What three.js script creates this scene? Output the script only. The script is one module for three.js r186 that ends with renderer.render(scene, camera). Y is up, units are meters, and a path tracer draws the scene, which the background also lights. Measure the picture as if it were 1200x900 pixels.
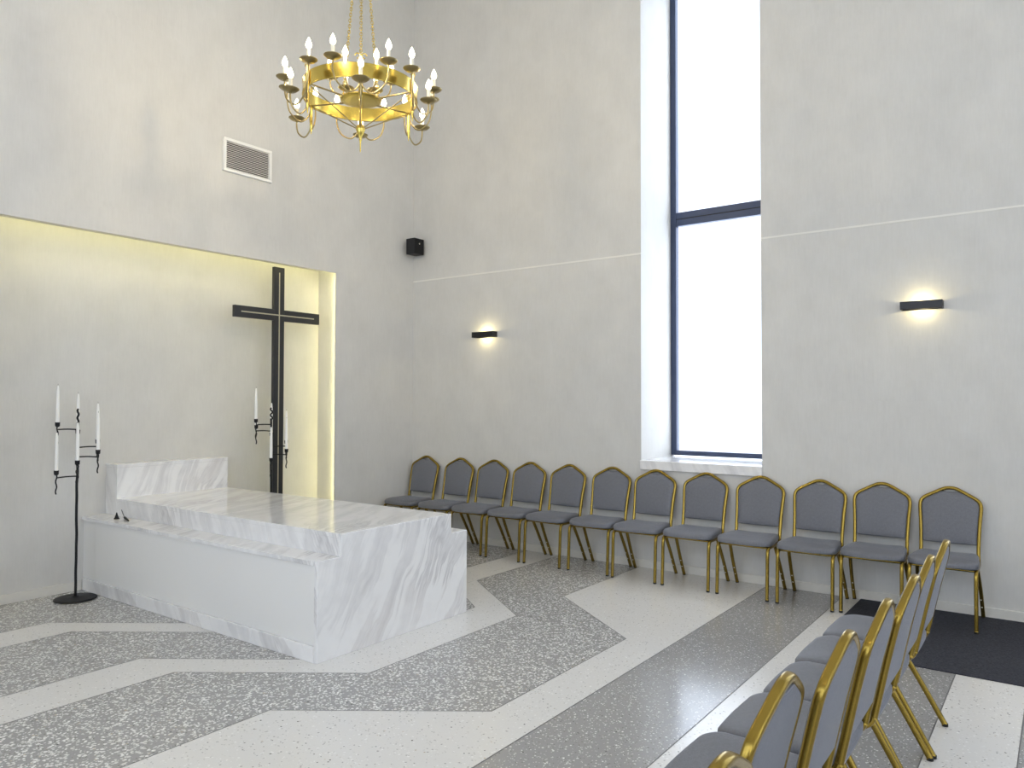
import * as THREE from 'three';
import { mergeGeometries } from 'three/addons/utils/BufferGeometryUtils.js';
import { RoundedBoxGeometry } from 'three/addons/geometries/RoundedBoxGeometry.js';
import { RectAreaLightUniformsLib } from 'three/addons/lights/RectAreaLightUniformsLib.js';

// ---------------------------------------------------------------- camera, sky, daylight, exposure
const scene = new THREE.Scene();
const camera = new THREE.PerspectiveCamera(2 * Math.atan(450 / 884.34) * 180 / Math.PI, 4 / 3, 0.05, 200);
camera.position.set(6.352, 1.6, 6.639);
camera.rotation.order = 'YXZ';
camera.rotation.set(0.022, 0.6327, 0.0019);
scene.add(camera);

const SKY = new THREE.Color().setRGB(0.84, 0.95, 1.12);        // bright overcast sky
const SKY_LEVEL = 1.3;                                        // of the sky itself
const DAYLIGHT_LEVEL = 1.8;                                   // of the panes' area lights, which pass on the same sky
scene.background = SKY.clone().multiplyScalar(SKY_LEVEL);
const LAMP = new THREE.Color().setRGB(1.0, 0.84, 0.56);        // warm candle bulbs
const CANDLE_BULB_POWER = 1.15;                                  // candela of each lit group of bulbs
const SCONCE_POWER = 0.11;
const COVE_LEVEL = 30;

const renderer = new THREE.WebGLRenderer({ antialias: true });
renderer.toneMapping = THREE.LinearToneMapping;
renderer.toneMappingExposure = 1.53;
renderer.shadowMap.enabled = true;
RectAreaLightUniformsLib.init();

// ---------------------------------------------------------------- helpers
let seed = 20240611;
const rnd = () => { seed = (seed * 1664525 + 1013904223) >>> 0; return seed / 4294967296; };
const rr = (a, b) => a + (b - a) * rnd();
const taken = new Map();
function numbered(name) {
  const n = taken.get(name) ?? 0; taken.set(name, n + 1);
  return n ? `${name}_${String(n).padStart(3, '0')}` : name;
}
function mesh(name, geo, mat, parent = scene) {
  const g = Array.isArray(geo) ? mergeGeometries(geo.map((q) => (q.index ? q.toNonIndexed() : q))) : geo;
  const m = new THREE.Mesh(g, mat);
  m.name = parent === scene ? numbered(name) : name;
  m.castShadow = m.receiveShadow = true;
  parent.add(m);
  return m;
}
function thing(name, label, category, [x, y, z] = [0, 0, 0], turn = 0, group) {
  const o = new THREE.Group(); o.name = numbered(name); scene.add(o);
  o.position.set(x, y, z); o.rotation.y = turn; o.userData = { label, category };
  if (group) o.userData.group = group;
  return o;
}
function structure(name, label, category) {
  const o = new THREE.Group(); o.name = name; scene.add(o);
  o.userData = { kind: 'structure', label, category };
  return o;
}
// uv in metres from the position, by the way each face points
function metreUV(geo, scale = 1, turn = 0) {
  let g = geo.index ? geo.toNonIndexed() : geo;
  const p = g.attributes.position, uv = new Float32Array(p.count * 2);
  const a = new THREE.Vector3(), b = new THREE.Vector3(), c = new THREE.Vector3();
  for (let i = 0; i < p.count; i += 3) {
    a.fromBufferAttribute(p, i); b.fromBufferAttribute(p, i + 1); c.fromBufferAttribute(p, i + 2);
    const n = b.clone().sub(a).cross(c.clone().sub(a));
    const ax = Math.abs(n.x), ay = Math.abs(n.y), az = Math.abs(n.z);
    [a, b, c].forEach((v, k) => {
      let s, t;
      if (ay >= ax && ay >= az) { s = v.x; t = -v.z; } else if (ax >= az) { s = v.z; t = v.y; } else { s = v.x; t = v.y; }
      const ct = Math.cos(turn), st = Math.sin(turn);
      uv[(i + k) * 2] = (s * ct - t * st) * scale; uv[(i + k) * 2 + 1] = (s * st + t * ct) * scale;
    });
  }
  g.setAttribute('uv', new THREE.BufferAttribute(uv, 2));
  return g;
}
// axis-aligned box from corner to corner, with a small round on its edges when asked
function boxAt(x0, x1, y0, y1, z0, z1, r = 0) {
  const w = x1 - x0, h = y1 - y0, d = z1 - z0;
  const g = r ? new RoundedBoxGeometry(w, h, d, 2, Math.min(r, w / 2.01, h / 2.01, d / 2.01)) : new THREE.BoxGeometry(w, h, d);
  g.translate((x0 + x1) / 2, (y0 + y1) / 2, (z0 + z1) / 2);
  return metreUV(g);
}
function bar(a, b, r0, r1 = r0, seg = 10) {   // tapered round bar between two points
  const A = new THREE.Vector3(...a), B = new THREE.Vector3(...b), d = B.clone().sub(A);
  const g = new THREE.CylinderGeometry(r1, r0, d.length(), seg);
  g.translate(0, d.length() / 2, 0);
  g.applyQuaternion(new THREE.Quaternion().setFromUnitVectors(new THREE.Vector3(0, 1, 0), d.normalize()));
  g.translate(A.x, A.y, A.z);
  return g;
}
function tube(pts, r, seg = 40, rad = 8) {
  return new THREE.TubeGeometry(new THREE.CatmullRomCurve3(pts.map((p) => new THREE.Vector3(...p)), false, 'centripetal'), seg, r, rad, false);
}
function lathe(pts, seg = 24) { return new THREE.LatheGeometry(pts.map(([x, y]) => new THREE.Vector2(x, y)), seg); }
// sweep a closed section along a path; N stays the section's first axis
function sweep(pts, section, N, steps = 60) {
  const cv = new THREE.CatmullRomCurve3(pts.map((p) => new THREE.Vector3(...p)), false, 'centripetal');
  const ref = new THREE.Vector3(...N).normalize(), pos = [], idx = [], uv = [], k = section.length;
  let dist = 0, last = null;
  for (let i = 0; i <= steps; i++) {
    const P = cv.getPointAt(i / steps), T = cv.getTangentAt(i / steps);
    const n = ref.clone().addScaledVector(T, -ref.dot(T)).normalize(), b = T.clone().cross(n);
    if (last) dist += P.distanceTo(last); last = P.clone();
    for (let j = 0; j <= k; j++) {
      const [s, t] = section[j % k], v = P.clone().addScaledVector(n, s).addScaledVector(b, t);
      pos.push(v.x, v.y, v.z); uv.push(dist, j / k * 0.1);
    }
  }
  const m = k + 1;
  for (let i = 0; i < steps; i++) for (let j = 0; j < k; j++) {
    const a = i * m + j, b = a + 1, c = a + m, d = c + 1;
    idx.push(a, b, c, b, d, c);
  }
  for (const i of [0, steps]) {                      // end caps
    const P = cv.getPointAt(i / steps), at = pos.length / 3; pos.push(P.x, P.y, P.z); uv.push(0, 0);
    for (let j = 0; j < k; j++) { const a = i * m + j; if (i) idx.push(at, a + 1, a); else idx.push(at, a, a + 1); }
  }
  const g = new THREE.BufferGeometry();
  g.setAttribute('position', new THREE.Float32BufferAttribute(pos, 3));
  g.setAttribute('uv', new THREE.Float32BufferAttribute(uv, 2));
  g.setIndex(idx); g.computeVertexNormals();
  return g;
}
// closed cushion: an outline in a plane scaled towards its middle through rings [scale, height]
function cushion(outline, rings, mid, lift = () => 0) {
  const k = outline.length, pos = [], uv = [], idx = [];
  rings.forEach(([s, h]) => outline.forEach(([x, y]) => {
    const px = mid[0] + (x - mid[0]) * s, py = mid[1] + (y - mid[1]) * s;
    pos.push(px, h + lift(px, py, h), py); uv.push(px, py);
  }));
  for (let i = 0; i < rings.length - 1; i++) for (let j = 0; j < k; j++) {
    const a = i * k + j, b = i * k + (j + 1) % k, c = a + k, d = b + k;
    idx.push(a, b, c, b, d, c);
  }
  for (const [i, f] of [[0, 1], [rings.length - 1, 0]]) {
    const at = pos.length / 3; pos.push(mid[0], rings[i][1] + lift(mid[0], mid[1], rings[i][1]), mid[1]); uv.push(...mid);
    for (let j = 0; j < k; j++) { const a = i * k + j, b = i * k + (j + 1) % k; if (f) idx.push(at, b, a); else idx.push(at, a, b); }
  }
  const g = new THREE.BufferGeometry();
  g.setAttribute('position', new THREE.Float32BufferAttribute(pos, 3));
  g.setAttribute('uv', new THREE.Float32BufferAttribute(uv, 2));
  g.setIndex(idx); g.computeVertexNormals();
  return g;
}

// ---------------------------------------------------------------- textures
function lattice(period, s) {
  const t = new Float32Array(period * period); let q = s >>> 0;
  for (let i = 0; i < t.length; i++) { q = (q * 1664525 + 1013904223) >>> 0; t[i] = q / 4294967296; }
  return (x, y) => {
    const xi = Math.floor(x), yi = Math.floor(y), fx = x - xi, fy = y - yi;
    const u = fx * fx * (3 - 2 * fx), v = fy * fy * (3 - 2 * fy), m = (n) => ((n % period) + period) % period;
    const x0 = m(xi), x1 = m(xi + 1), y0 = m(yi) * period, y1 = m(yi + 1) * period;
    return (t[y0 + x0] * (1 - u) + t[y0 + x1] * u) * (1 - v) + (t[y1 + x0] * (1 - u) + t[y1 + x1] * u) * v;
  };
}
function fbm(base, oct, s) {                          // tiles over 0..1
  const ls = Array.from({ length: oct }, (_, i) => lattice(base << i, s + i * 7919));
  return (x, y) => { let a = 0, w = 0.5, sum = 0; for (let i = 0; i < oct; i++) { a += w * ls[i](x * (base << i), y * (base << i)); sum += w; w *= 0.5; } return a / sum; };
}
function dataTex(n, f, srgb, metres) {
  const d = new Uint8Array(n * n * 4);
  for (let j = 0; j < n; j++) for (let i = 0; i < n; i++) {
    const c = f(i / n, j / n), o = (j * n + i) * 4;
    d[o] = c[0]; d[o + 1] = c[1]; d[o + 2] = c[2]; d[o + 3] = 255;
  }
  const t = new THREE.DataTexture(d, n, n);
  t.wrapS = t.wrapT = THREE.RepeatWrapping; t.magFilter = THREE.LinearFilter; t.minFilter = THREE.LinearMipmapLinearFilter; t.generateMipmaps = true;
  if (srgb) t.colorSpace = THREE.SRGBColorSpace;
  t.repeat.set(1 / metres, 1 / metres); t.needsUpdate = true;
  return t;
}
const cl = (v) => Math.max(0, Math.min(255, v));
const mix = (a, b, t) => a + (b - a) * t;

// painted glass-fibre plaster: fine upright brush threads over soft blotches
const pf = fbm(8, 4, 11), pv = lattice(256, 5), pw = lattice(64, 9), pfine = fbm(64, 3, 77);
const thread = (u, v) => 0.5 * pv(u * 256, v * 24) + 0.3 * pw(u * 64, v * 8) + 0.35 * pfine(u, v);
const plasterMap = dataTex(1024, (u, v) => { const k = (pf(u, v) - 0.5) * 9 + (thread(u, v) - 0.57) * 6; return [cl(211 + k), cl(208.5 + k), cl(203 + k)]; }, true, 1.6);
const plasterBump = dataTex(1024, (u, v) => { const k = cl(thread(u, v) * 220); return [k, k, k]; }, false, 1.6);

// marble: warm white with steep drifting veins
function lattice2(px, py, s) {
  const t = new Float32Array(px * py); let q = s >>> 0;
  for (let i = 0; i < t.length; i++) { q = (q * 1664525 + 1013904223) >>> 0; t[i] = q / 4294967296; }
  return (x, y) => {
    const xi = Math.floor(x), yi = Math.floor(y), fx = x - xi, fy = y - yi, u = fx * fx * (3 - 2 * fx), v = fy * fy * (3 - 2 * fy), m = (n, p) => ((n % p) + p) % p;
    const x0 = m(xi, px), x1 = m(xi + 1, px), y0 = m(yi, py) * px, y1 = m(yi + 1, py) * px;
    return (t[y0 + x0] * (1 - u) + t[y0 + x1] * u) * (1 - v) + (t[y1 + x0] * (1 - u) + t[y1 + x1] * u) * v;
  };
}
function marbleTex(s, base, vein, tint, strength) {
  const w1 = fbm(3, 5, s), fine = fbm(32, 3, s + 500), cloud = fbm(3, 4, s + 303);
  const st = [0, 1, 2, 3].map((i) => lattice2(16 << i, 4 << i, s + 900 + i * 31));   // drawn-out streaks, all leaning one way
  return dataTex(1024, (u, v) => {
    const a = w1(u, v) - 0.5, x = u * 32 + v * 16 + a * 4, y = v * 4 + a * 1.2;
    let k = 0, w = 0.5; for (let i = 0; i < 4; i++) { k += w * st[i](x * (1 << i), y * (1 << i)); w *= 0.55; }
    k /= 1.02;
    const c = cloud(u, v), vein1 = Math.pow(1 - Math.min(1, Math.abs(k - 0.52) * 9), 2) * Math.max(0, c - 0.38) * 2.6;
    let m = Math.max(0, k - 0.40) * 1.9 * (0.3 + c) + vein1 * 0.8 + (fine(u, v) - 0.5) * 0.3;
    m = Math.max(0, Math.min(1, m * strength));
    const q = Math.max(0, Math.min(1, (w1(v, u) - 0.4) * 2.2));
    return [0, 1, 2].map((i) => cl(mix(base[i], mix(vein[i], tint[i], q), m)));
  }, true, 1.9);
}
const marbleMap = marbleTex(31, [240, 238, 236], [165, 162, 163], [194, 178, 168], 0.46);

// terrazzo: angular chips pressed in a ground colour
function terrazzo(n, metres, ground, chips, jobs, s) {
  const cv = document.createElement('canvas'); cv.width = cv.height = n;
  const c = cv.getContext('2d'); seed = s;
  c.fillStyle = `rgb(${ground.join(',')})`; c.fillRect(0, 0, n, n);
  for (const [count, small, large, pick] of jobs) for (let i = 0; i < count; i++) {
    const x = rnd() * n, y = rnd() * n, r = rr(small, large) / metres * n / 2, k = 4 + Math.floor(rnd() * 3), a0 = rnd() * 6.28, col = chips[pick[Math.floor(rnd() * pick.length)]], q = rr(-10, 10);
    const st = rr(0.55, 1), pts = [];
    for (let j = 0; j < k; j++) { const a = j / k * 6.283 + rr(-0.35, 0.35), l = r * rr(0.75, 1.1); const px = Math.cos(a) * l, py = Math.sin(a) * l * st; pts.push([px * Math.cos(a0) - py * Math.sin(a0), px * Math.sin(a0) + py * Math.cos(a0)]); }
    c.fillStyle = `rgb(${col.map((v) => Math.round(cl(v + q))).join(',')})`;
    for (const ox of [-n, 0, n]) for (const oy of [-n, 0, n]) {
      if (x + ox < -r * 2 || x + ox > n + r * 2 || y + oy < -r * 2 || y + oy > n + r * 2) continue;
      c.beginPath(); pts.forEach(([px, py], j) => (j ? c.lineTo(x + ox + px, y + oy + py) : c.moveTo(x + ox + px, y + oy + py))); c.closePath(); c.fill();
    }
  }
  const t = new THREE.CanvasTexture(cv);
  t.wrapS = t.wrapT = THREE.RepeatWrapping; t.magFilter = THREE.LinearFilter; t.colorSpace = THREE.SRGBColorSpace; t.repeat.set(1 / metres, 1 / metres);
  return t;
}
const CH = [[238, 236, 232], [220, 217, 212], [178, 175, 170], [120, 116, 110], [74, 70, 66], [196, 182, 160]];
const terrDark = terrazzo(2048, 2.4, [160, 158, 155], CH, [[8000, 0.005, 0.013, [2, 2, 3]], [20000, 0.007, 0.021, [0, 0, 0, 1, 1]], [700, 0.008, 0.016, [4, 5]]], 4001);
const terrGrey = terrazzo(2048, 2.4, [156, 154, 152], CH, [[12000, 0.004, 0.010, [2, 3, 1]], [6500, 0.006, 0.014, [0, 1, 1]], [700, 0.005, 0.012, [4, 3]]], 4002);
const terrLight = terrazzo(2048, 2.4, [226, 223, 218], CH, [[9000, 0.005, 0.014, [0, 1, 1, 2]], [2600, 0.006, 0.016, [0, 0]], [650, 0.005, 0.013, [3, 4, 5]]], 4003);

const weaveA = lattice(128, 21), weaveB = fbm(32, 3, 8);
const weave = (u, v) => 0.5 + 0.22 * Math.sin(u * 6.2832 * 48) * Math.sin(v * 6.2832 * 48) + 0.35 * (weaveA(u * 128, v * 128) - 0.5) + 0.3 * (weaveB(u, v) - 0.5);
const fabricMap = dataTex(512, (u, v) => { const k = (weave(u, v) - 0.5) * 46; return [cl(111 + k), cl(112 + k), cl(118 + k)]; }, true, 0.16);
const fabricBump = dataTex(512, (u, v) => { const k = cl(weave(u, v) * 255); return [k, k, k]; }, false, 0.16);
const pileA = fbm(96, 3, 3);
const matMap = dataTex(512, (u, v) => { const k = (pileA(u, v) - 0.5) * 46; return [cl(46 + k), cl(47 + k), cl(55 + k)]; }, true, 0.7);
const matBump = dataTex(512, (u, v) => { const k = cl(pileA(u, v) * 255); return [k, k, k]; }, false, 0.7);

// ---------------------------------------------------------------- materials
const std = (o) => new THREE.MeshStandardMaterial(o);
const phys = (o) => new THREE.MeshPhysicalMaterial(o);
const M = {
  plaster: std({ map: plasterMap, bumpMap: plasterBump, bumpScale: 0.0008, roughness: 0.82 }),
  panel: std({ color: 0xe9e7e3, bumpMap: plasterBump, bumpScale: 0.0003, roughness: 0.7 }),
  ceiling: std({ color: 0xe4e1da, roughness: 0.9 }),
  baseboard: std({ color: 0xddd9d0, roughness: 0.4 }),
  seam: std({ color: 0xe9e6de, roughness: 0.7 }),
  marble: phys({ ior: 1.6, map: marbleMap, roughness: 0.13 }),
  dark: phys({ ior: 1.66, map: terrDark, roughness: 0.25 }),
  grey: phys({ ior: 1.66, map: terrGrey, roughness: 0.18 }),
  light: phys({ ior: 1.66, map: terrLight, roughness: 0.22 }),
  joint: std({ color: 0x5d5b59, roughness: 0.5 }),
  frame: std({ color: 0x39435c, roughness: 0.42, metalness: 0.2 }),
  glass: new THREE.MeshPhysicalMaterial({ color: 0xffffff, roughness: 0, transmission: 1, thickness: 0, ior: 1.5 }),
  gold: std({ color: 0x967e37, roughness: 0.27, metalness: 0.85 }),
  rubber: std({ color: 0x1c1b1a, roughness: 0.7 }),
  stud: std({ color: 0xd8d4c8, roughness: 0.35, metalness: 0.4 }),
  fabric: phys({ sheen: 0.6, sheenRoughness: 0.45, sheenColor: new THREE.Color(0.75, 0.78, 0.85), map: fabricMap, bumpMap: fabricBump, bumpScale: 0.0006, roughness: 0.62 }),
  mat: std({ map: matMap, bumpMap: matBump, bumpScale: 0.003, roughness: 0.95 }),
  black: std({ color: 0x16161a, roughness: 0.45 }),
  iron: std({ color: 0x171719, roughness: 0.5, metalness: 0.4 }),
  crossBlack: std({ color: 0x262628, roughness: 0.45 }),
  inlay: std({ color: 0xb9b39a, roughness: 0.4, metalness: 0.4 }),
  wax: new THREE.MeshPhysicalMaterial({ color: 0xf6f4ee, roughness: 0.5 }),
  brass: std({ color: 0xd6bd62, roughness: 0.22, metalness: 1 }),
  bronze: std({ color: 0xa39368, roughness: 0.3, metalness: 1 }),
  sleeve: std({ color: 0xf3edd8, roughness: 0.5 }),
  bulb: std({ color: 0xffffff, emissive: new THREE.Color(1.0, 0.88, 0.62), emissiveIntensity: 6, roughness: 0.3 }),
  cove: std({ color: 0xffffff, emissive: new THREE.Color(1.0, 0.93, 0.5), emissiveIntensity: 3, roughness: 0.5 }),
  ventWhite: std({ color: 0xf0eee8, roughness: 0.45 }),
  ventDark: std({ color: 0x55504c, roughness: 0.8 }),
  speaker: std({ color: 0x121216, roughness: 0.6 }),
};

// ---------------------------------------------------------------- the room
const ROOM_X = 10, ROOM_Z = 9.2, TOP = 7.2, T = 0.8;
const RZ0 = 1.2, RZ1 = 4.62, RTOP = 2.978, RBACK = -0.3616;      // altar recess
const WIN = { w: 1.1657, y0: 1.0276, y1: 5.93, d: 0.6812 };      // every window of the hall

function wallWithOpenings(length, openings) {                    // in its own x (along), y (up), thickness to -z
  const s = new THREE.Shape([[-T, -0.05], [length + T, -0.05], [length + T, TOP + 0.2], [-T, TOP + 0.2]].map((p) => new THREE.Vector2(...p)));
  for (const [a, b, c, d] of openings) s.holes.push(new THREE.Path([[a, c], [a, d], [b, d], [b, c]].map((p) => new THREE.Vector2(...p))));
  const g = new THREE.ExtrudeGeometry(s, { depth: T, bevelEnabled: false });
  g.translate(0, 0, -T);
  return metreUV(g);
}
const rightWindows = [3.0366, 6.55, 8.4];
const endWindows = [0.9, 3.6, 6.3];
const LOW = { w: 2.15, y0: 1.1, y1: 4.9, d: 0.6812 };             // broad windows of the wall behind
const backWindows = [0.8, 3.4, 6.0];                             // from the end wall

const floor = structure('floor', 'polished terrazzo floor of light and dark chevron bands', 'floor');
{
  const bump = 0.93, zA = 4.205, zB = 3.535, zC = 2.06, zD = 1.375, Z1 = ROOM_Z + 0.1, Z0 = -0.1;
  const chev = (b) => [[b, Z1], [b, zA], [b + bump, zB], [b + bump, zC], [b, zD], [b, Z0]];
  const straight = (b) => [[b, Z1], [b, Z0]];
  const lines = [straight(-0.6), chev(0.442), chev(0.80), chev(1.712), chev(2.11), chev(3.02), straight(4.25), straight(4.861), straight(5.22), straight(5.813), straight(6.163), straight(7.1), straight(7.46), straight(8.4), straight(8.76), straight(ROOM_X + 0.1)];
  const kinds = ['dark', 'light', 'dark', 'light', 'dark', 'light', 'grey', 'light', 'grey', 'light', 'grey', 'light', 'grey', 'light', 'grey'];
  kinds.forEach((kind, i) => {
    const pts = [...lines[i], ...lines[i + 1].slice().reverse()];
    const s = new THREE.Shape(pts.map(([x, z]) => new THREE.Vector2(x, -z)));
    const g = new THREE.ExtrudeGeometry(s, { depth: 0.06, bevelEnabled: false });
    g.rotateX(-Math.PI / 2); g.translate(0, -0.06, 0);
    mesh('terrazzo_band', metreUV(g), M[kind], floor);
  });
  for (const ln of lines.slice(1, -1)) {                         // thin strips between the pours
    const half = 0.0028, L = [], R = [];
    ln.forEach(([x, z], i) => {
      const p = ln[Math.max(0, i - 1)], q = ln[Math.min(ln.length - 1, i + 1)];
      const dx = q[0] - p[0], dz = q[1] - p[1], l = Math.hypot(dx, dz);
      L.push([x + dz / l * half, z - dx / l * half]); R.push([x - dz / l * half, z + dx / l * half]);
    });
    const s = new THREE.Shape([...L, ...R.reverse()].map(([x, z]) => new THREE.Vector2(x, -z)));
    const g = new THREE.ExtrudeGeometry(s, { depth: 0.04, bevelEnabled: false });
    g.rotateX(-Math.PI / 2); g.translate(0, -0.0394, 0);
    mesh('divider_strip', metreUV(g), M.joint, floor);
  }
}
{
  const c = mesh('ceiling', boxAt(-T, ROOM_X + T, TOP, TOP + 0.2, -T, ROOM_Z + T), M.ceiling);
  c.userData = { kind: 'structure', label: 'plain white ceiling above the chandelier', category: 'ceiling' };

  const wr = mesh('wall_right', wallWithOpenings(ROOM_X, rightWindows.map((x) => [x, x + WIN.w, WIN.y0 - 0.04, WIN.y1])), M.plaster);
  wr.userData = { kind: 'structure', label: 'pale plaster wall with the tall narrow window', category: 'wall' };

  const we = mesh('wall_front', wallWithOpenings(ROOM_Z, endWindows.map((z) => [z, z + WIN.w, WIN.y0 - 0.04, WIN.y1])), M.plaster);
  we.rotation.y = -Math.PI / 2; we.position.set(ROOM_X, 0, 0);
  we.userData = { kind: 'structure', label: 'pale plaster wall opposite the altar', category: 'wall' };

  const wb = mesh('wall_back', wallWithOpenings(ROOM_X, backWindows.map((x) => [x, x + LOW.w, LOW.y0 - 0.04, LOW.y1])), M.plaster);
  wb.rotation.y = Math.PI; wb.position.set(ROOM_X, 0, ROOM_Z);
  wb.userData = { kind: 'structure', label: 'pale plaster wall facing the window wall', category: 'wall' };

  // altar wall as solid blocks round its recess; a thin lip hides the light strips along the recess edge
  const SET = 0.06, LIP = 0.016;
  const pier = (name, label, parts) => { const w = structure(name, label, 'wall'); for (const [n, ...b] of parts) mesh(n, boxAt(...b), M.plaster, w); };
  pier('wall_left', 'pale plaster altar wall above the wide lit recess', [['wall_face', -LIP, 0, RTOP, TOP + 0.1, 0, ROOM_Z], ['wall_core', RBACK, -LIP, RTOP + SET, TOP + 0.1, 0, ROOM_Z]]);
  pier('wall_corner', 'pale plaster wall between the recess and the room corner', [['wall_face', -LIP, 0, -0.05, RTOP, 0, RZ0], ['wall_core', RBACK, -LIP, -0.05, RTOP + SET, 0, RZ0 - SET]]);
  pier('wall_side', 'pale plaster wall on the far side of the altar recess', [['wall_face', -LIP, 0, -0.05, RTOP, RZ1, ROOM_Z], ['wall_core', RBACK, -LIP, -0.05, RTOP + SET, RZ1 + SET, ROOM_Z]]);
  pier('wall_recess', 'pale plaster back of the altar recess', [['recess_back', RBACK - 0.3, RBACK, -0.05, TOP + 0.1, -T, ROOM_Z + T]]);

  // light strips behind the lip, shining at the back of the recess
  const coveColor = new THREE.Color().setRGB(1.0, 0.93, 0.42);
  const strip = (label, at, size, toward) => {                    // a slim tape on the back of the lip, tilted at the side of the recess
    const t = thing('light_strip', label, 'light strip', at);
    t.lookAt(new THREE.Vector3(...at).sub(new THREE.Vector3(...toward)));
    mesh('diffuser', new THREE.BoxGeometry(size[0], size[1], 0.003).translate(0, 0, 0.0035), M.cove, t);
    const L = new THREE.RectAreaLight(coveColor, COVE_LEVEL, size[0], size[1]); L.name = 'cove_light'; t.add(L);
  };
  strip('warm light strip hidden along the upright edge of the recess beside the cross', [-LIP - 0.012, RTOP / 2, RZ0 - 0.024], [0.014, RTOP - 0.04], [-0.35, 0, -0.94]);
  strip('warm light strip hidden along the top edge of the altar recess', [-LIP - 0.012, RTOP + 0.024, (RZ0 + RZ1) / 2], [RZ1 - RZ0 - 0.04, 0.014], [-0.35, 0.94, 0]);

  const base = (name, g, label) => { const b = mesh(name, g, M.baseboard); b.userData = { kind: 'structure', label, category: 'baseboard' }; };
  base('baseboard_right', boxAt(0, ROOM_X, 0, 0.074, 0, 0.018, 0.004), 'low pale stone baseboard along the window wall');
  base('baseboard_left', boxAt(RBACK, RBACK + 0.018, 0, 0.076, 3.626, RZ1 + SET, 0.004), 'low pale stone baseboard at the back of the recess');
  base('baseboard_corner', boxAt(0, 0.018, 0, 0.074, 0.018, RZ0, 0.004), 'low pale stone baseboard between recess and room corner');
  const sm = mesh('trim_1', [boxAt(0, rightWindows[0], 3.026, 3.041, -0.01, 0.0035), boxAt(rightWindows[0] + WIN.w, rightWindows[1], 3.026, 3.041, -0.01, 0.0035), boxAt(rightWindows[1] + WIN.w, rightWindows[2], 3.026, 3.041, -0.01, 0.0035), boxAt(rightWindows[2] + WIN.w, ROOM_X, 3.026, 3.041, -0.01, 0.0035)], M.seam);
  sm.userData = { kind: 'structure', label: 'thin raised plaster joint running across the window wall', category: 'trim' };
}

// tall windows set deep in the wall, a marble sill on each; daylight of the sky enters by the glass
const daylight = SKY.clone();
function tallWindow(n, x, label, host) {
  const V = host === 'back' ? LOW : WIN, w = V.w, y0 = V.y0, y1 = V.y1, d = -V.d, f = 0.062;
  const g = structure(`window_${n}`, label, 'window');
  if (host === 'front') { g.rotation.y = -Math.PI / 2; g.position.set(ROOM_X, 0, 0); }
  if (host === 'back') { g.rotation.y = Math.PI; g.position.set(ROOM_X, 0, ROOM_Z); }
  const T0 = host === 'back' ? 3.0 : 3.418, T1 = T0 + 0.142;
  mesh('stile', boxAt(x, x + f, y0 + 0.012, y1, d - 0.07, d, 0.006), M.frame, g);
  mesh('stile', boxAt(x + w - f, x + w, y0 + 0.012, y1, d - 0.07, d, 0.006), M.frame, g);
  mesh('bottom_rail', boxAt(x + f, x + w - f, y0 + 0.012, y0 + 0.06, d - 0.07, d - 0.002, 0.006), M.frame, g);
  mesh('top_rail', boxAt(x + f, x + w - f, y1 - f, y1, d - 0.07, d - 0.002, 0.006), M.frame, g);
  const tr = mesh('transom', boxAt(x + f, x + w - f, T0, T1, d - 0.07, d - 0.002, 0.006), M.frame, g);
  mesh('groove', boxAt(x + f, x + w - f, (T0 + T1) / 2 - 0.004, (T0 + T1) / 2 + 0.004, d - 0.0022, d + 0.0008), M.rubber, tr);
  mesh('pane', boxAt(x + f - 0.01, x + w - f + 0.01, y0 + 0.05, T0 + 0.01, d - 0.042, d - 0.036), M.glass, g);
  mesh('pane', boxAt(x + f - 0.01, x + w - f + 0.01, T1 - 0.01, y1 - f + 0.01, d - 0.042, d - 0.036), M.glass, g);
  mesh('sill', boxAt(x - 0.004, x + w + 0.004, y0 - 0.088, y0, 0.0005, 0.032, 0.006), M.marble, g);
  mesh('sill_board', boxAt(x + 0.0005, x + w - 0.0005, y0 - 0.0399, y0, d - 0.08, 0.001), M.marble, g);
  const L = new THREE.RectAreaLight(daylight, DAYLIGHT_LEVEL, w, y1 - y0);
  L.position.set(x + w / 2, (y0 + y1) / 2, d - 0.1); L.rotation.y = Math.PI; L.name = 'window_daylight';
  g.add(L);
}
tallWindow(1, rightWindows[0], 'tall narrow window with dark frame and deep white reveal', 'right');
tallWindow(2, rightWindows[1], 'second tall window further along the same wall past the dark mat', 'right');
tallWindow(3, rightWindows[2], 'third tall window of the same wall, nearest the wall opposite the altar', 'right');
endWindows.forEach((z, i) => tallWindow(4 + i, z, 'tall narrow window in the wall opposite the altar', 'front'));
backWindows.forEach((x, i) => tallWindow(4 + endWindows.length + i, x, 'broad window in the wall facing the window wall', 'back'));

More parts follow.
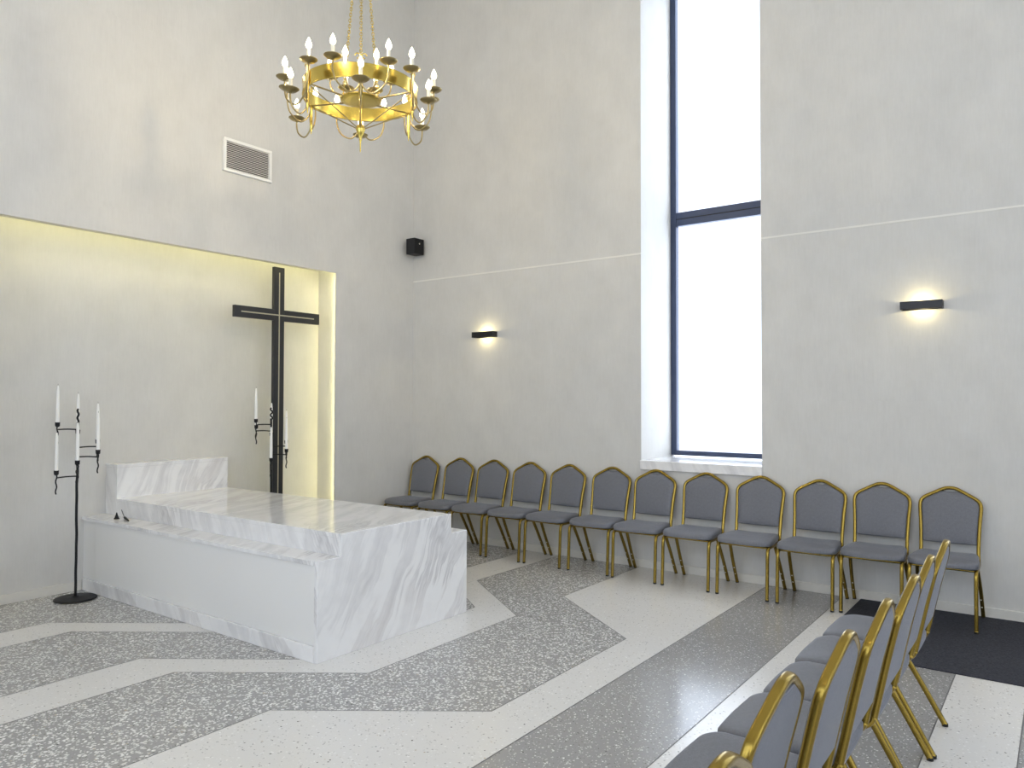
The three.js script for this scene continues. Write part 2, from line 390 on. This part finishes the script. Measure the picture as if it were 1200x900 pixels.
// ---------------------------------------------------------------- marble altar block
{
  const X1 = 2.675, Z0 = 2.20, Z1 = 3.6214, LEDGE = 0.6184, TOPY = 0.7604, S0 = 2.379, S1 = 3.433, HX = -0.169, HH = 1.049, B = RBACK;
  const t = thing('altar', 'long stepped white marble altar block with a raised end slab at the recess wall', 'altar');
  const SL = 0.03;
  // front slab cut to the stepped outline
  const sh = new THREE.Shape([[Z0, 0], [Z1, 0], [Z1, LEDGE], [S1, LEDGE], [S1, TOPY], [S0, TOPY], [S0, LEDGE], [Z0, LEDGE]].map(([z, y]) => new THREE.Vector2(-z, y)));
  const fs = new THREE.ExtrudeGeometry(sh, { depth: SL - 0.004, bevelEnabled: true, bevelThickness: 0.002, bevelSize: 0.002, bevelOffset: -0.002, bevelSegments: 1 });
  fs.rotateY(Math.PI / 2); fs.translate(X1 - SL + 0.002, 0, 0);
  mesh('front_slab', metreUV(fs), M.marble, t);
  const E = X1 - SL - 0.0008;
  mesh('core', boxAt(B + 0.001, E - 0.002, 0, LEDGE - 0.031, Z0 + 0.03, Z1 - 0.03), M.plaster, t).userData.label = 'plain masonry body';
  // table slabs, two laid end to end
  mesh('top_slab', boxAt(HX - 0.15, 1.32, TOPY - 0.03, TOPY, S0, S1, 0.002), M.marble, t);
  mesh('top_slab', boxAt(1.3212, E, TOPY - 0.03, TOPY, S0, S1, 0.002), M.marble, t);
  for (const [z0, z1] of [[S1 - 0.03, S1 - 0.0015], [S0 + 0.0015, S0 + 0.03]]) {
    const cuts = [HX - 0.15, 0.42, 1.16, 1.92, E];
    for (let i = 0; i < 4; i++) mesh('riser_slab', boxAt(cuts[i] + 0.0007, cuts[i + 1] - 0.0007, LEDGE - 0.002, TOPY - 0.0305, z0, z1, 0.0015), M.marble, t);
  }
  mesh('table_core', boxAt(B, E - 0.002, LEDGE - 0.031, TOPY - 0.031, S0 + 0.031, S1 - 0.031), M.plaster, t);
  for (const [z0, z1] of [[S1 - 0.02, Z1 + 0.006], [Z0 - 0.006, S0 + 0.02]]) {
    const cuts = [B, 0.9, 1.8, E];
    for (let i = 0; i < 3; i++) mesh('ledge_slab', boxAt(cuts[i] + 0.0006, cuts[i + 1] - 0.0006, LEDGE - 0.03, LEDGE - 0.001, z0, z1, 0.002), M.marble, t);
  }
  for (const s of [0, 1]) {
    const zi = s ? Z0 + 0.012 : Z1 - 0.012, a = s ? zi : zi - 0.02, b = s ? zi + 0.02 : zi;
    mesh('side_panel', boxAt(B, E, 0.10, LEDGE - 0.0305, a, b), M.panel, t).userData.label = 'white plastered side panel';
    const p0 = s ? Z0 - 0.004 : Z1 - 0.02, p1 = s ? Z0 + 0.02 : Z1 + 0.004;
    const cuts = [B + 0.02, 0.55, 1.3, 2.02, E];
    for (let i = 0; i < 4; i++) mesh('plinth_slab', boxAt(cuts[i] + 0.0006, cuts[i + 1] - 0.0006, 0, 0.099, p0, p1, 0.003), M.marble, t);
  }
  // raised slab block at the head end
  const hb = mesh('head_block', boxAt(B + 0.001, HX, LEDGE - 0.001, HH - 0.03, S0 + 0.0005, S1 - 0.0005, 0.002), M.marble, t);
  mesh('head_cap', boxAt(B + 0.001, HX + 0.0, HH - 0.0295, HH, S0, S1, 0.002), M.marble, hb);
}

// loose cable end lying on the altar ledge
{
  const t = thing('loose_cable', 'short black cable end with a small metal cone on the altar ledge', 'cable', [0, 0.618, 0]);
  const y = 0.0035;
  mesh('cord', tube([[-0.075, 0.055, 3.437], [-0.04, 0.03, 3.443], [0.02, 0.011, 3.462], [0.09, 0.0075, 3.488]], 0.003, 24, 6), M.rubber, t);
  mesh('plug', bar([0.075, 0.011, 3.484], [0.25, 0.008, 3.541], 0.0095, 0.006), M.rubber, t);
  mesh('cone', lathe([[0.0001, 0.055], [0.004, 0.052], [0.008, 0.035], [0.016, 0.012], [0.022, 0.004], [0.022, 0], [0.0001, 0]], 18).translate(0.03, 0, 3.528), M.iron, t);
}

// ---------------------------------------------------------------- standing cross
{
  const t = thing('cross', 'tall black cross with a thin pale inlay standing in the altar recess', 'cross', [-0.12, 0, 1.853]);
  const X = 0.02;
  mesh('post', boxAt(-X, X, 0, 2.955, -0.062, 0.062, 0.003), M.crossBlack, t);
  for (const s of [-1, 1]) mesh('arm', boxAt(-X, X, 2.408, 2.522, s > 0 ? 0.0605 : -0.512, s > 0 ? 0.512 : -0.0605, 0.003), M.crossBlack, t);
  mesh('inlay', [boxAt(X - 0.004, X + 0.0012, 0.15, 2.90, -0.006, 0.006), boxAt(X - 0.004, X + 0.001, 2.459, 2.471, -0.44, -0.0062), boxAt(X - 0.004, X + 0.001, 2.459, 2.471, 0.0062, 0.44)], M.inlay, t);
}

// ---------------------------------------------------------------- iron candelabra with taper candles
{
  const ARMS = [1.035, 1.115, 1.19, 1.265, 1.345, 1.41], R = 0.165;
  function candelabrum(label, x, z, turn, seat, where) {
    const t = thing('candelabrum', label, 'candelabrum', [x, 0, z], turn, 'iron candelabra beside the altar');
    mesh('base', lathe([[0.0001, 0], [0.15, 0], [0.156, 0.005], [0.154, 0.012], [0.146, 0.016], [0.03, 0.019], [0.018, 0.03], [0.0001, 0.03]], 36), M.iron, t);
    const pts = []; for (let i = 0; i <= 14; i++) pts.push([rr(-0.0025, 0.0025), 0.02 + i * 0.1, rr(-0.0025, 0.0025)]);
    mesh('pole', tube(pts, 0.0105, 60, 8), M.iron, t);
    const fin = []; for (let i = 0; i <= 10; i++) fin.push([0.009 * Math.sin(i * 1.25), 1.41 + i * 0.0115, 0]);
    mesh('finial', tube(fin, 0.008, 40, 8), M.iron, t);
    ARMS.forEach((h, i) => {
      const a = i * Math.PI / 3, sx = Math.sin(a), sz = Math.cos(a), px = sx * R, pz = sz * R;
      const arm = mesh('arm', tube([[sx * 0.004, h - 0.05, sz * 0.004], [sx * R * 0.5, h - 0.047, sz * R * 0.5], [px * 0.98, h - 0.05, pz * 0.98]], 0.0055, 12, 8), M.iron, t);
      mesh('cup', lathe([[0.0001, 0], [0.009, 0.0], [0.017, 0.008], [0.0185, 0.038], [0.0155, 0.038], [0.0145, 0.012], [0.0001, 0.012]], 18).translate(px, h - 0.03, pz), M.iron, arm);
      const tail = []; for (let k = 0; k <= 9; k++) tail.push([px + sz * 0.008 * Math.sin(k * 1.4), h - 0.022 - k * 0.0175, pz - sx * 0.008 * Math.sin(k * 1.4)]);
      mesh('drop', tube(tail, 0.0055, 36, 7), M.iron, arm);
    });
    t.updateMatrixWorld(true);
    ARMS.forEach((h, i) => {
      const a = i * Math.PI / 3, p = new THREE.Vector3(Math.sin(a) * R, h - 0.0178, Math.cos(a) * R).applyMatrix4(t.matrixWorld);
      const c = thing('taper_candle', `white taper candle in the ${seat[i]} cup of the candelabrum ${where}`, 'candle', p.toArray(), 0, 'taper candles of the candelabra');
      const l = 0.325;
      mesh('wax', lathe([[0.0001, 0], [0.0132, 0], [0.0128, l * 0.5], [0.0105, l * 0.85], [0.006, l * 0.985], [0.0001, l]], 16), M.wax, c);
      mesh('wick', bar([0, l - 0.004, 0], [0.001, l + 0.012, 0.001], 0.0014, 0.001, 6), M.rubber, c);
    });
  }
  const seat = ['lowest', 'second lowest', 'third lowest', 'third highest', 'second highest', 'highest'];
  const toCam = (x, z) => Math.atan2(6.352 - x, 6.639 - z);
  candelabrum('black iron candelabrum on the floor at the plastered altar side without cross', -0.075, 3.795, toCam(-0.08, 3.79) - Math.PI / 3, seat, 'away from the cross');
  candelabrum('black iron candelabrum standing right in front of the tall cross', 0.035, 2.035, toCam(0.03, 2.03), seat, 'before the cross');
}

// ---------------------------------------------------------------- air vent and loudspeaker on the walls
{
  const t = thing('air_vent', 'white louvred air vent high on the altar wall', 'vent');
  const z0 = 2.05, z1 = 2.58, y0 = 3.752, y1 = 4.069, b = 0.028, d = 0.03;
  mesh('frame', [boxAt(0.0005, d, y0, y0 + b, z0, z1, 0.003), boxAt(0.0005, d, y1 - b, y1, z0, z1, 0.003), boxAt(0.0005, d, y0 + b, y1 - b, z0, z0 + b, 0.003), boxAt(0.0005, d, y0 + b, y1 - b, z1 - b, z1, 0.003)], M.ventWhite, t);
  mesh('duct_back', boxAt(0.0005, 0.004, y0 + b, y1 - b, z0 + b, z1 - b), M.ventDark, t);
  const n = 15, pitch = (y1 - y0 - 2 * b) / n;
  const sl = new THREE.BoxGeometry(0.016, 0.0022, z1 - z0 - 2 * b); sl.rotateZ(-0.65);
  for (let i = 0; i < n; i++) { const s = mesh('slat', sl, M.ventWhite, t); s.position.set(0.016, y0 + b + pitch * (i + 0.5), (z0 + z1) / 2); }
}
{
  const t = thing('loudspeaker', 'small black box loudspeaker mounted in the room corner', 'speaker', [0.07, 3.33, 0.035]);
  mesh('cabinet', boxAt(0, 0.135, 0, 0.185, 0, 0.165, 0.006), M.speaker, t);
  mesh('grille', boxAt(0.1355, 0.140, 0.008, 0.177, 0.008, 0.157, 0.002), std({ color: 0x0d0d10, roughness: 0.9 }), t);
  mesh('badge', new THREE.CylinderGeometry(0.009, 0.009, 0.003, 14).rotateZ(Math.PI / 2).translate(0.1412, 0.122, 0.085), M.stud, t);
  mesh('bracket', [boxAt(-0.0695, 0.001, 0.07, 0.11, 0.06, 0.09), boxAt(0.05, 0.08, 0.07, 0.11, -0.0345, 0.001)], M.black, t);
}

// ---------------------------------------------------------------- wall lamps shining up and down
function sconce(label, x, y) {
  const t = thing('wall_lamp', label, 'wall lamp', [x, y, 0], 0, 'black wall lamps on the window wall');
  const w = 0.145, h = 0.031, d = 0.095, k = 0.005;
  mesh('housing', [boxAt(-w, w, -h, h, d - k, d, 0.0015), boxAt(-w, w, -h, h, 0.0005, k, 0.0015), boxAt(-w, -w + k, -h, h, k, d - k, 0.0015), boxAt(w - k, w, -h, h, k, d - k, 0.0015)], M.black, t);
  mesh('socket', bar([0, 0, k], [0, 0, 0.03], 0.01), M.ventWhite, t);
  mesh('bulb', new THREE.SphereGeometry(0.015, 16, 12).translate(0, 0, 0.045), M.bulb, t);
  const L = new THREE.PointLight(new THREE.Color().setRGB(1.0, 0.84, 0.42), SCONCE_POWER); L.position.set(0, 0, 0.045); L.shadow.radius = 0.6; L.castShadow = true; L.name = 'wall_lamp_light';
  t.add(L);
}
sconce('slim black wall lamp between the room corner and the window', 1.135, 2.335);
sconce('slim black wall lamp above the chairs at the dark mat', 5.46, 2.347);

// ---------------------------------------------------------------- brass chandelier
{
  const cx = 2.25, cz = 2.91, cy = 3.775;
  const t = thing('chandelier', 'large brass ring chandelier with candle bulbs hanging above the altar', 'chandelier', [cx, cy, cz], Math.atan2(6.352 - cx, 6.639 - cz));
  const P = (r, a, y) => [r * Math.sin(a), y, r * Math.cos(a)];
  const RING = 0.405, D = Math.PI / 180;
  mesh('ring', lathe([[RING - 0.003, 0], [RING + 0.004, -0.002], [RING + 0.007, 0.004], [RING + 0.003, 0.010], [RING + 0.003, 0.090], [RING + 0.007, 0.096], [RING + 0.004, 0.102], [RING - 0.003, 0.100], [RING - 0.003, 0]], 72), M.brass, t);
  mesh('disc', lathe([[0.0001, -0.012], [0.10, -0.010], [0.142, -0.002], [0.147, 0.004], [0.142, 0.010], [0.06, 0.016], [0.03, 0.05], [0.0001, 0.052]], 40), M.brass, t);
  mesh('stem', lathe([[0.0001, -0.385], [0.004, -0.36], [0.006, -0.30], [0.012, -0.285], [0.006, -0.275], [0.022, -0.245], [0.034, -0.215], [0.030, -0.19], [0.014, -0.175], [0.009, -0.16], [0.008, -0.012], [0.0001, -0.012]], 20), M.brass, t);

  const sleeveG = lathe([[0.0001, 0], [0.0125, 0], [0.0125, 0.078], [0.011, 0.082], [0.0001, 0.082]], 14);
  const bulbG = lathe([[0.0001, 0], [0.010, 0.002], [0.0195, 0.018], [0.0205, 0.030], [0.0135, 0.052], [0.005, 0.070], [0.0001, 0.078]], 14);
  const panG = lathe([[0.0001, -0.022], [0.008, -0.018], [0.012, -0.008], [0.040, -0.004], [0.056, 0.008], [0.060, 0.012], [0.057, 0.013], [0.038, 0.002], [0.014, 0.0], [0.0001, 0.002]], 22);
  const bulbs = [];
  function arm(pts, end) {
    const a = mesh('arm', tube(pts, 0.0058, 36, 8), M.bronze, t);
    const put = (name, g, m, dy) => { const q = mesh(name, g, m, a); q.position.set(end[0], end[1] + dy, end[2]); return q; };
    put('drip_pan', panG, M.bronze, 0); put('candle_sleeve', sleeveG, M.sleeve, 0.002); bulbs.push(put('bulb', bulbG, M.bulb, 0.083));
  }
  const curl = new THREE.TorusGeometry(0.017, 0.004, 8, 18, 5.0);
  for (let s = 0; s < 6; s++) {
    const a = s * 60 * D;
    // station plate with scrolls where the arms meet the ring
    const plate = new THREE.Group(); plate.name = 'bracket'; plate.rotation.y = a; t.add(plate);
    mesh('plate', [boxAt(-0.014, 0.014, -0.13, 0.135, RING + 0.006, RING + 0.013, 0.002), bar([0, -0.20, RING + 0.0095], [0, -0.128, RING + 0.0095], 0.002, 0.012, 12)], M.brass, plate);
    for (const k of [-1, 1]) { const c = mesh('scroll', curl, M.brass, plate); c.position.set(k * 0.022, 0.142, RING + 0.0095); c.rotation.y = k > 0 ? 0 : Math.PI; }
    mesh('spoke', bar(P(0.14, a, 0.0), P(RING - 0.002, a, 0.012), 0.006), M.bronze, t);
    mesh('stay', bar(P(0.022, a, -0.205), P(RING - 0.002, a, 0.004), 0.0045), M.bronze, t);
    for (const k of [-1, 1]) {                       // upper tier, two to a station
      const b = a + k * 20 * D, m = a + k * 9 * D, e = P(0.53, b, 0.078);
      arm([P(RING + 0.012, a, -0.02), P(RING + 0.03, a + k * 2 * D, -0.075), P(0.465, m, -0.125), P(0.516, a + k * 17 * D, -0.08), P(0.53, b, 0.0), [e[0], e[1] - 0.018, e[2]]], e);
    }
    const e = P(0.54, a, -0.075);                    // lower tier
    arm([P(RING + 0.012, a, -0.10), P(RING + 0.022, a, -0.17), P(0.472, a, -0.215), P(0.525, a, -0.18), P(0.54, a, -0.12), [e[0], e[1] - 0.018, e[2]]], e);
    const b = a + 30 * D, ei = P(0.215, b, 0.15);    // inner tier
    arm([P(0.05, b, 0.03), P(0.08, b, 0.005), P(0.14, b, -0.0 + 0.02), P(0.195, b, 0.055), P(0.215, b, 0.10), [ei[0], ei[1] - 0.018, ei[2]]], ei);
  }
  // every eighth bulb carries the light of its neighbours
  bulbs.forEach((q, i) => {
    if (i % 8 !== 0) return;
    const L = new THREE.PointLight(LAMP, CANDLE_BULB_POWER); L.position.set(q.position.x, q.position.y + 0.03, q.position.z);
    L.shadow.radius = 0.8; L.castShadow = true; L.name = 'chandelier_light'; t.add(L);
  });
  // three chains up to a collar, one on to the ceiling
  const link = new THREE.TorusGeometry(0.0095, 0.0022, 6, 12); link.scale(1, 1.5, 1);
  function chain(A, B) {
    const a = new THREE.Vector3(...A), b = new THREE.Vector3(...B), len = a.distanceTo(b), n = Math.round(len / 0.021), q = new THREE.Quaternion().setFromUnitVectors(new THREE.Vector3(0, 1, 0), b.clone().sub(a).normalize());
    const gs = [];
    for (let i = 0; i < n; i++) { const g = link.clone(); if (i % 2) g.rotateY(Math.PI / 2); g.applyQuaternion(q); const p = a.clone().lerp(b, (i + 0.5) / n); g.translate(p.x, p.y, p.z); gs.push(g); }
    gs.push(bar(A, B, 0.0022, 0.0022, 6));
    const c = mesh('chain', gs, M.brass, t);
    return c;
  }
  for (let k = 0; k < 3; k++) chain(P(0.15, (k * 120) * D, 0.01), P(0.022, (k * 120) * D, 1.3));
  mesh('collar', lathe([[0.0001, 1.29], [0.03, 1.295], [0.034, 1.31], [0.014, 1.33], [0.0001, 1.345]], 20), M.brass, t);
  chain([0, 1.33, 0], [0, TOP - cy - 0.05, 0]);
  mesh('canopy', lathe([[0.0001, TOP - cy - 0.09], [0.02, TOP - cy - 0.08], [0.06, TOP - cy - 0.03], [0.07, TOP - cy - 0.001], [0.0001, TOP - cy - 0.001]], 28), M.brass, t);
}

{
  const c = scene.getObjectByName('chandelier').clone(); c.name = numbered('chandelier'); scene.add(c);
  c.position.set(6.9, 3.775, 6.3);
  c.userData = { label: 'brass ring chandelier hanging over the rear of the hall', category: 'chandelier', group: 'brass chandeliers of the hall' };
}

// ---------------------------------------------------------------- dark entrance mat
const MAT_H = 0.006;
{
  const m = mesh('door_mat', metreUV(new RoundedBoxGeometry(2.7, MAT_H, 1.475, 2, 0.0025).translate(5.0 + 1.35, MAT_H / 2, 0.024 + 0.7375)), M.mat);
  m.userData = { label: 'dark navy carpet mat along the window wall', category: 'mat' };
}

// ---------------------------------------------------------------- banquet chairs
const section = [];
for (let i = 0; i < 16; i++) {
  const a = i / 16 * Math.PI * 2, c = Math.cos(a), s = Math.sin(a);
  section.push([Math.sign(c) * Math.pow(Math.abs(c), 0.75) * 0.0145, Math.sign(s) * Math.pow(Math.abs(s), 0.75) * 0.0132]);
}
const legSection = section.map(([a, b]) => [a * 0.92, b * 0.98]);
const backZ = (y) => -0.165 - (y - 0.45) * 0.215 - Math.max(0, y - 0.7) * 0.03;
function makeChair() {
  const t = new THREE.Group();
  const N = [0, 0.215, 1];
  // arched back frame
  const half = [[0.187, 0.452], [0.188, 0.55], [0.193, 0.68], [0.200, 0.785], [0.1995, 0.815], [0.190, 0.842], [0.168, 0.862], [0.11, 0.895], [0.055, 0.924], [0.028, 0.934]];
  const pts = [...half.map(([x, y]) => [-x, y, backZ(y)]), [0, 0.937, backZ(0.937)], ...half.slice().reverse().map(([x, y]) => [x, y, backZ(y)])];
  mesh('back_frame', sweep(pts, section, N, 110), M.gold, t);
  // padded back
  const out = [];
  const side = [[0.178, 0.535], [0.179, 0.60], [0.184, 0.70], [0.191, 0.785], [0.190, 0.812], [0.181, 0.836], [0.160, 0.857], [0.105, 0.888], [0.062, 0.910], [0.045, 0.913]];
  for (const [x, y] of side) out.push([x, y]);
  for (const x of [0.02, 0, -0.02]) out.push([x, 0.909]);
  for (const [x, y] of side.slice().reverse()) out.push([-x, y]);
  for (const x of [-0.12, -0.06, 0, 0.06, 0.12]) out.push([x, 0.532]);
  const bg = cushion(out, [[0.97, -0.013], [0.995, -0.009], [1, 0], [0.985, 0.012], [0.94, 0.020], [0.8, 0.026], [0.5, 0.029], [0.2, 0.030]], [0, 0.72]);
  { const p = bg.attributes.position; for (let i = 0; i < p.count; i++) { const x = p.getX(i), h = p.getY(i), y = p.getZ(i); p.setXYZ(i, x, y - h * -0.17 * 0.2, backZ(y) + h); } bg.computeVertexNormals(); }
  { const ix = bg.index.array; for (let i = 0; i < ix.length; i += 3) { const q = ix[i]; ix[i] = ix[i + 1]; ix[i + 1] = q; } bg.computeVertexNormals(); }
  mesh('backrest', bg, M.fabric, t);
  // seat cushion
  const so = [], corner = (cx, cz, r, a0) => { for (let i = 0; i <= 7; i++) { const a = a0 + i / 7 * Math.PI / 2; so.push([cx + Math.cos(a) * r, cz + Math.sin(a) * r]); } };
  corner(0.148, 0.168, 0.075, 0); so.push([0.08, 0.249], [0, 0.252], [-0.08, 0.249]); corner(-0.148, 0.168, 0.075, Math.PI / 2); so.push([-0.214, 0.06], [-0.20, -0.08]); corner(-0.152, -0.135, 0.035, Math.PI); so.push([-0.05, -0.172], [0.05, -0.172]); corner(0.152, -0.135, 0.035, 1.5 * Math.PI); so.push([0.20, -0.08], [0.214, 0.06]);
  const sg = cushion(so, [[0.93, 0.425], [0.985, 0.428], [1, 0.440], [0.992, 0.458], [0.955, 0.470], [0.86, 0.477], [0.6, 0.480], [0.3, 0.481]], [0, 0.04], (x, z, h) => (h > 0.43 ? 0.010 * Math.pow(Math.abs(x) / 0.2, 2) - 0.012 * Math.max(0, z - 0.12) / 0.13 : 0));
  { const ix = sg.index.array; for (let i = 0; i < ix.length; i += 3) { const q = ix[i]; ix[i] = ix[i + 1]; ix[i + 1] = q; } sg.computeVertexNormals(); }
  mesh('seat', sg, M.fabric, t);
  for (const s of [-1, 1]) {
    mesh('side_rail', sweep([[s * 0.187, 0.462, -0.167], [s * 0.188, 0.438, -0.158], [s * 0.191, 0.420, -0.135], [s * 0.195, 0.414, -0.09], [s * 0.202, 0.414, 0.05], [s * 0.206, 0.416, 0.15]], legSection, [1, 0, 0], 40), M.gold, t);
    const fl = mesh('leg', sweep([[s * 0.206, 0.416, 0.145], [s * 0.2065, 0.414, 0.185], [s * 0.2065, 0.400, 0.208], [s * 0.2065, 0.375, 0.217], [s * 0.2065, 0.18, 0.229], [s * 0.2065, 0.008, 0.240]], legSection, [1, 0, 0], 44), M.gold, t);
    mesh('foot', bar([s * 0.2065, 0, 0.240], [s * 0.2065, 0.014, 0.240], 0.0145, 0.0145, 12), M.rubber, fl);
    const top = [s * 0.1915, 0.408, -0.015], foot = [s * 0.2065, 0.008, -0.240];
    const rl = mesh('leg', sweep([top, [s * 0.203, 0.208, -0.1285], foot], legSection, [1, 0, 0], 10), M.gold, t);
    mesh('foot', bar([foot[0], 0, foot[2]], [foot[0], 0.014, foot[2]], 0.0145, 0.0145, 12), M.rubber, rl);
    for (const y of [0.145, 0.085]) {
      const k = (y - 0.008) / 0.4, st = mesh('stud', new THREE.SphereGeometry(0.0062, 10, 8), M.stud, rl);
      st.position.set(foot[0] + (top[0] - foot[0]) * k, y + 0.004, foot[2] + (top[2] - foot[2]) * k + 0.0125);
    }
  }
  mesh('front_brace', bar([-0.205, 0.412, 0.178], [0.205, 0.412, 0.178], 0.009, 0.009, 12), M.gold, t);
  mesh('rear_brace', bar([-0.19, 0.408, -0.02], [0.19, 0.408, -0.02], 0.009, 0.009, 12), M.gold, t);
  return t;
}
const proto = makeChair();
const ordinal = ['first', 'second', 'third', 'fourth', 'fifth', 'sixth', 'seventh', 'eighth', 'ninth', 'tenth', 'eleventh', 'twelfth'];
function chair(label, group, x, y, z, turn) {
  const c = proto.clone(); c.name = numbered('banquet_chair'); scene.add(c);
  c.position.set(x, y, z); c.rotation.y = turn; c.userData = { label, category: 'chair', group };
}
const rowX = [0.268, 0.793, 1.271, 1.763, 2.243, 2.748, 3.222, 3.711, 4.205, 4.70, 5.17, 5.637];
const rowZ = rowX.map((x, i) => 0.306 + 0.005 * Math.sin(i * 2.3));
const rowTurn = [0.02, 0.0, 0.01, 0.0, -0.01, 0.02, 0.03, 0.01, 0.0, 0.0, 0.01, -0.01];
rowX.forEach((x, i) => chair(`grey padded gold-framed chair against the window wall, ${ordinal[i]} from the room corner`, 'banquet chairs along the window wall', x, i > 9 ? MAT_H + 0.0006 : 0, rowZ[i], rowTurn[i]));
const freeZ = [2.553, 3.0, 3.447, 3.893, 4.34, 4.79, 5.285], freeX = [5.615, 5.608, 5.612, 5.595, 5.572, 5.53, 5.562];
freeZ.forEach((z, i) => chair(`grey padded gold-framed chair in the free-standing row, ${ordinal[i]} from the dark mat`, 'banquet chairs in the free-standing row', freeX[i], 0, z, -Math.PI / 2 + [0.0, 0.004, -0.004, 0.004, 0, 0.005, -0.005][i]));

renderer.render(scene, camera);
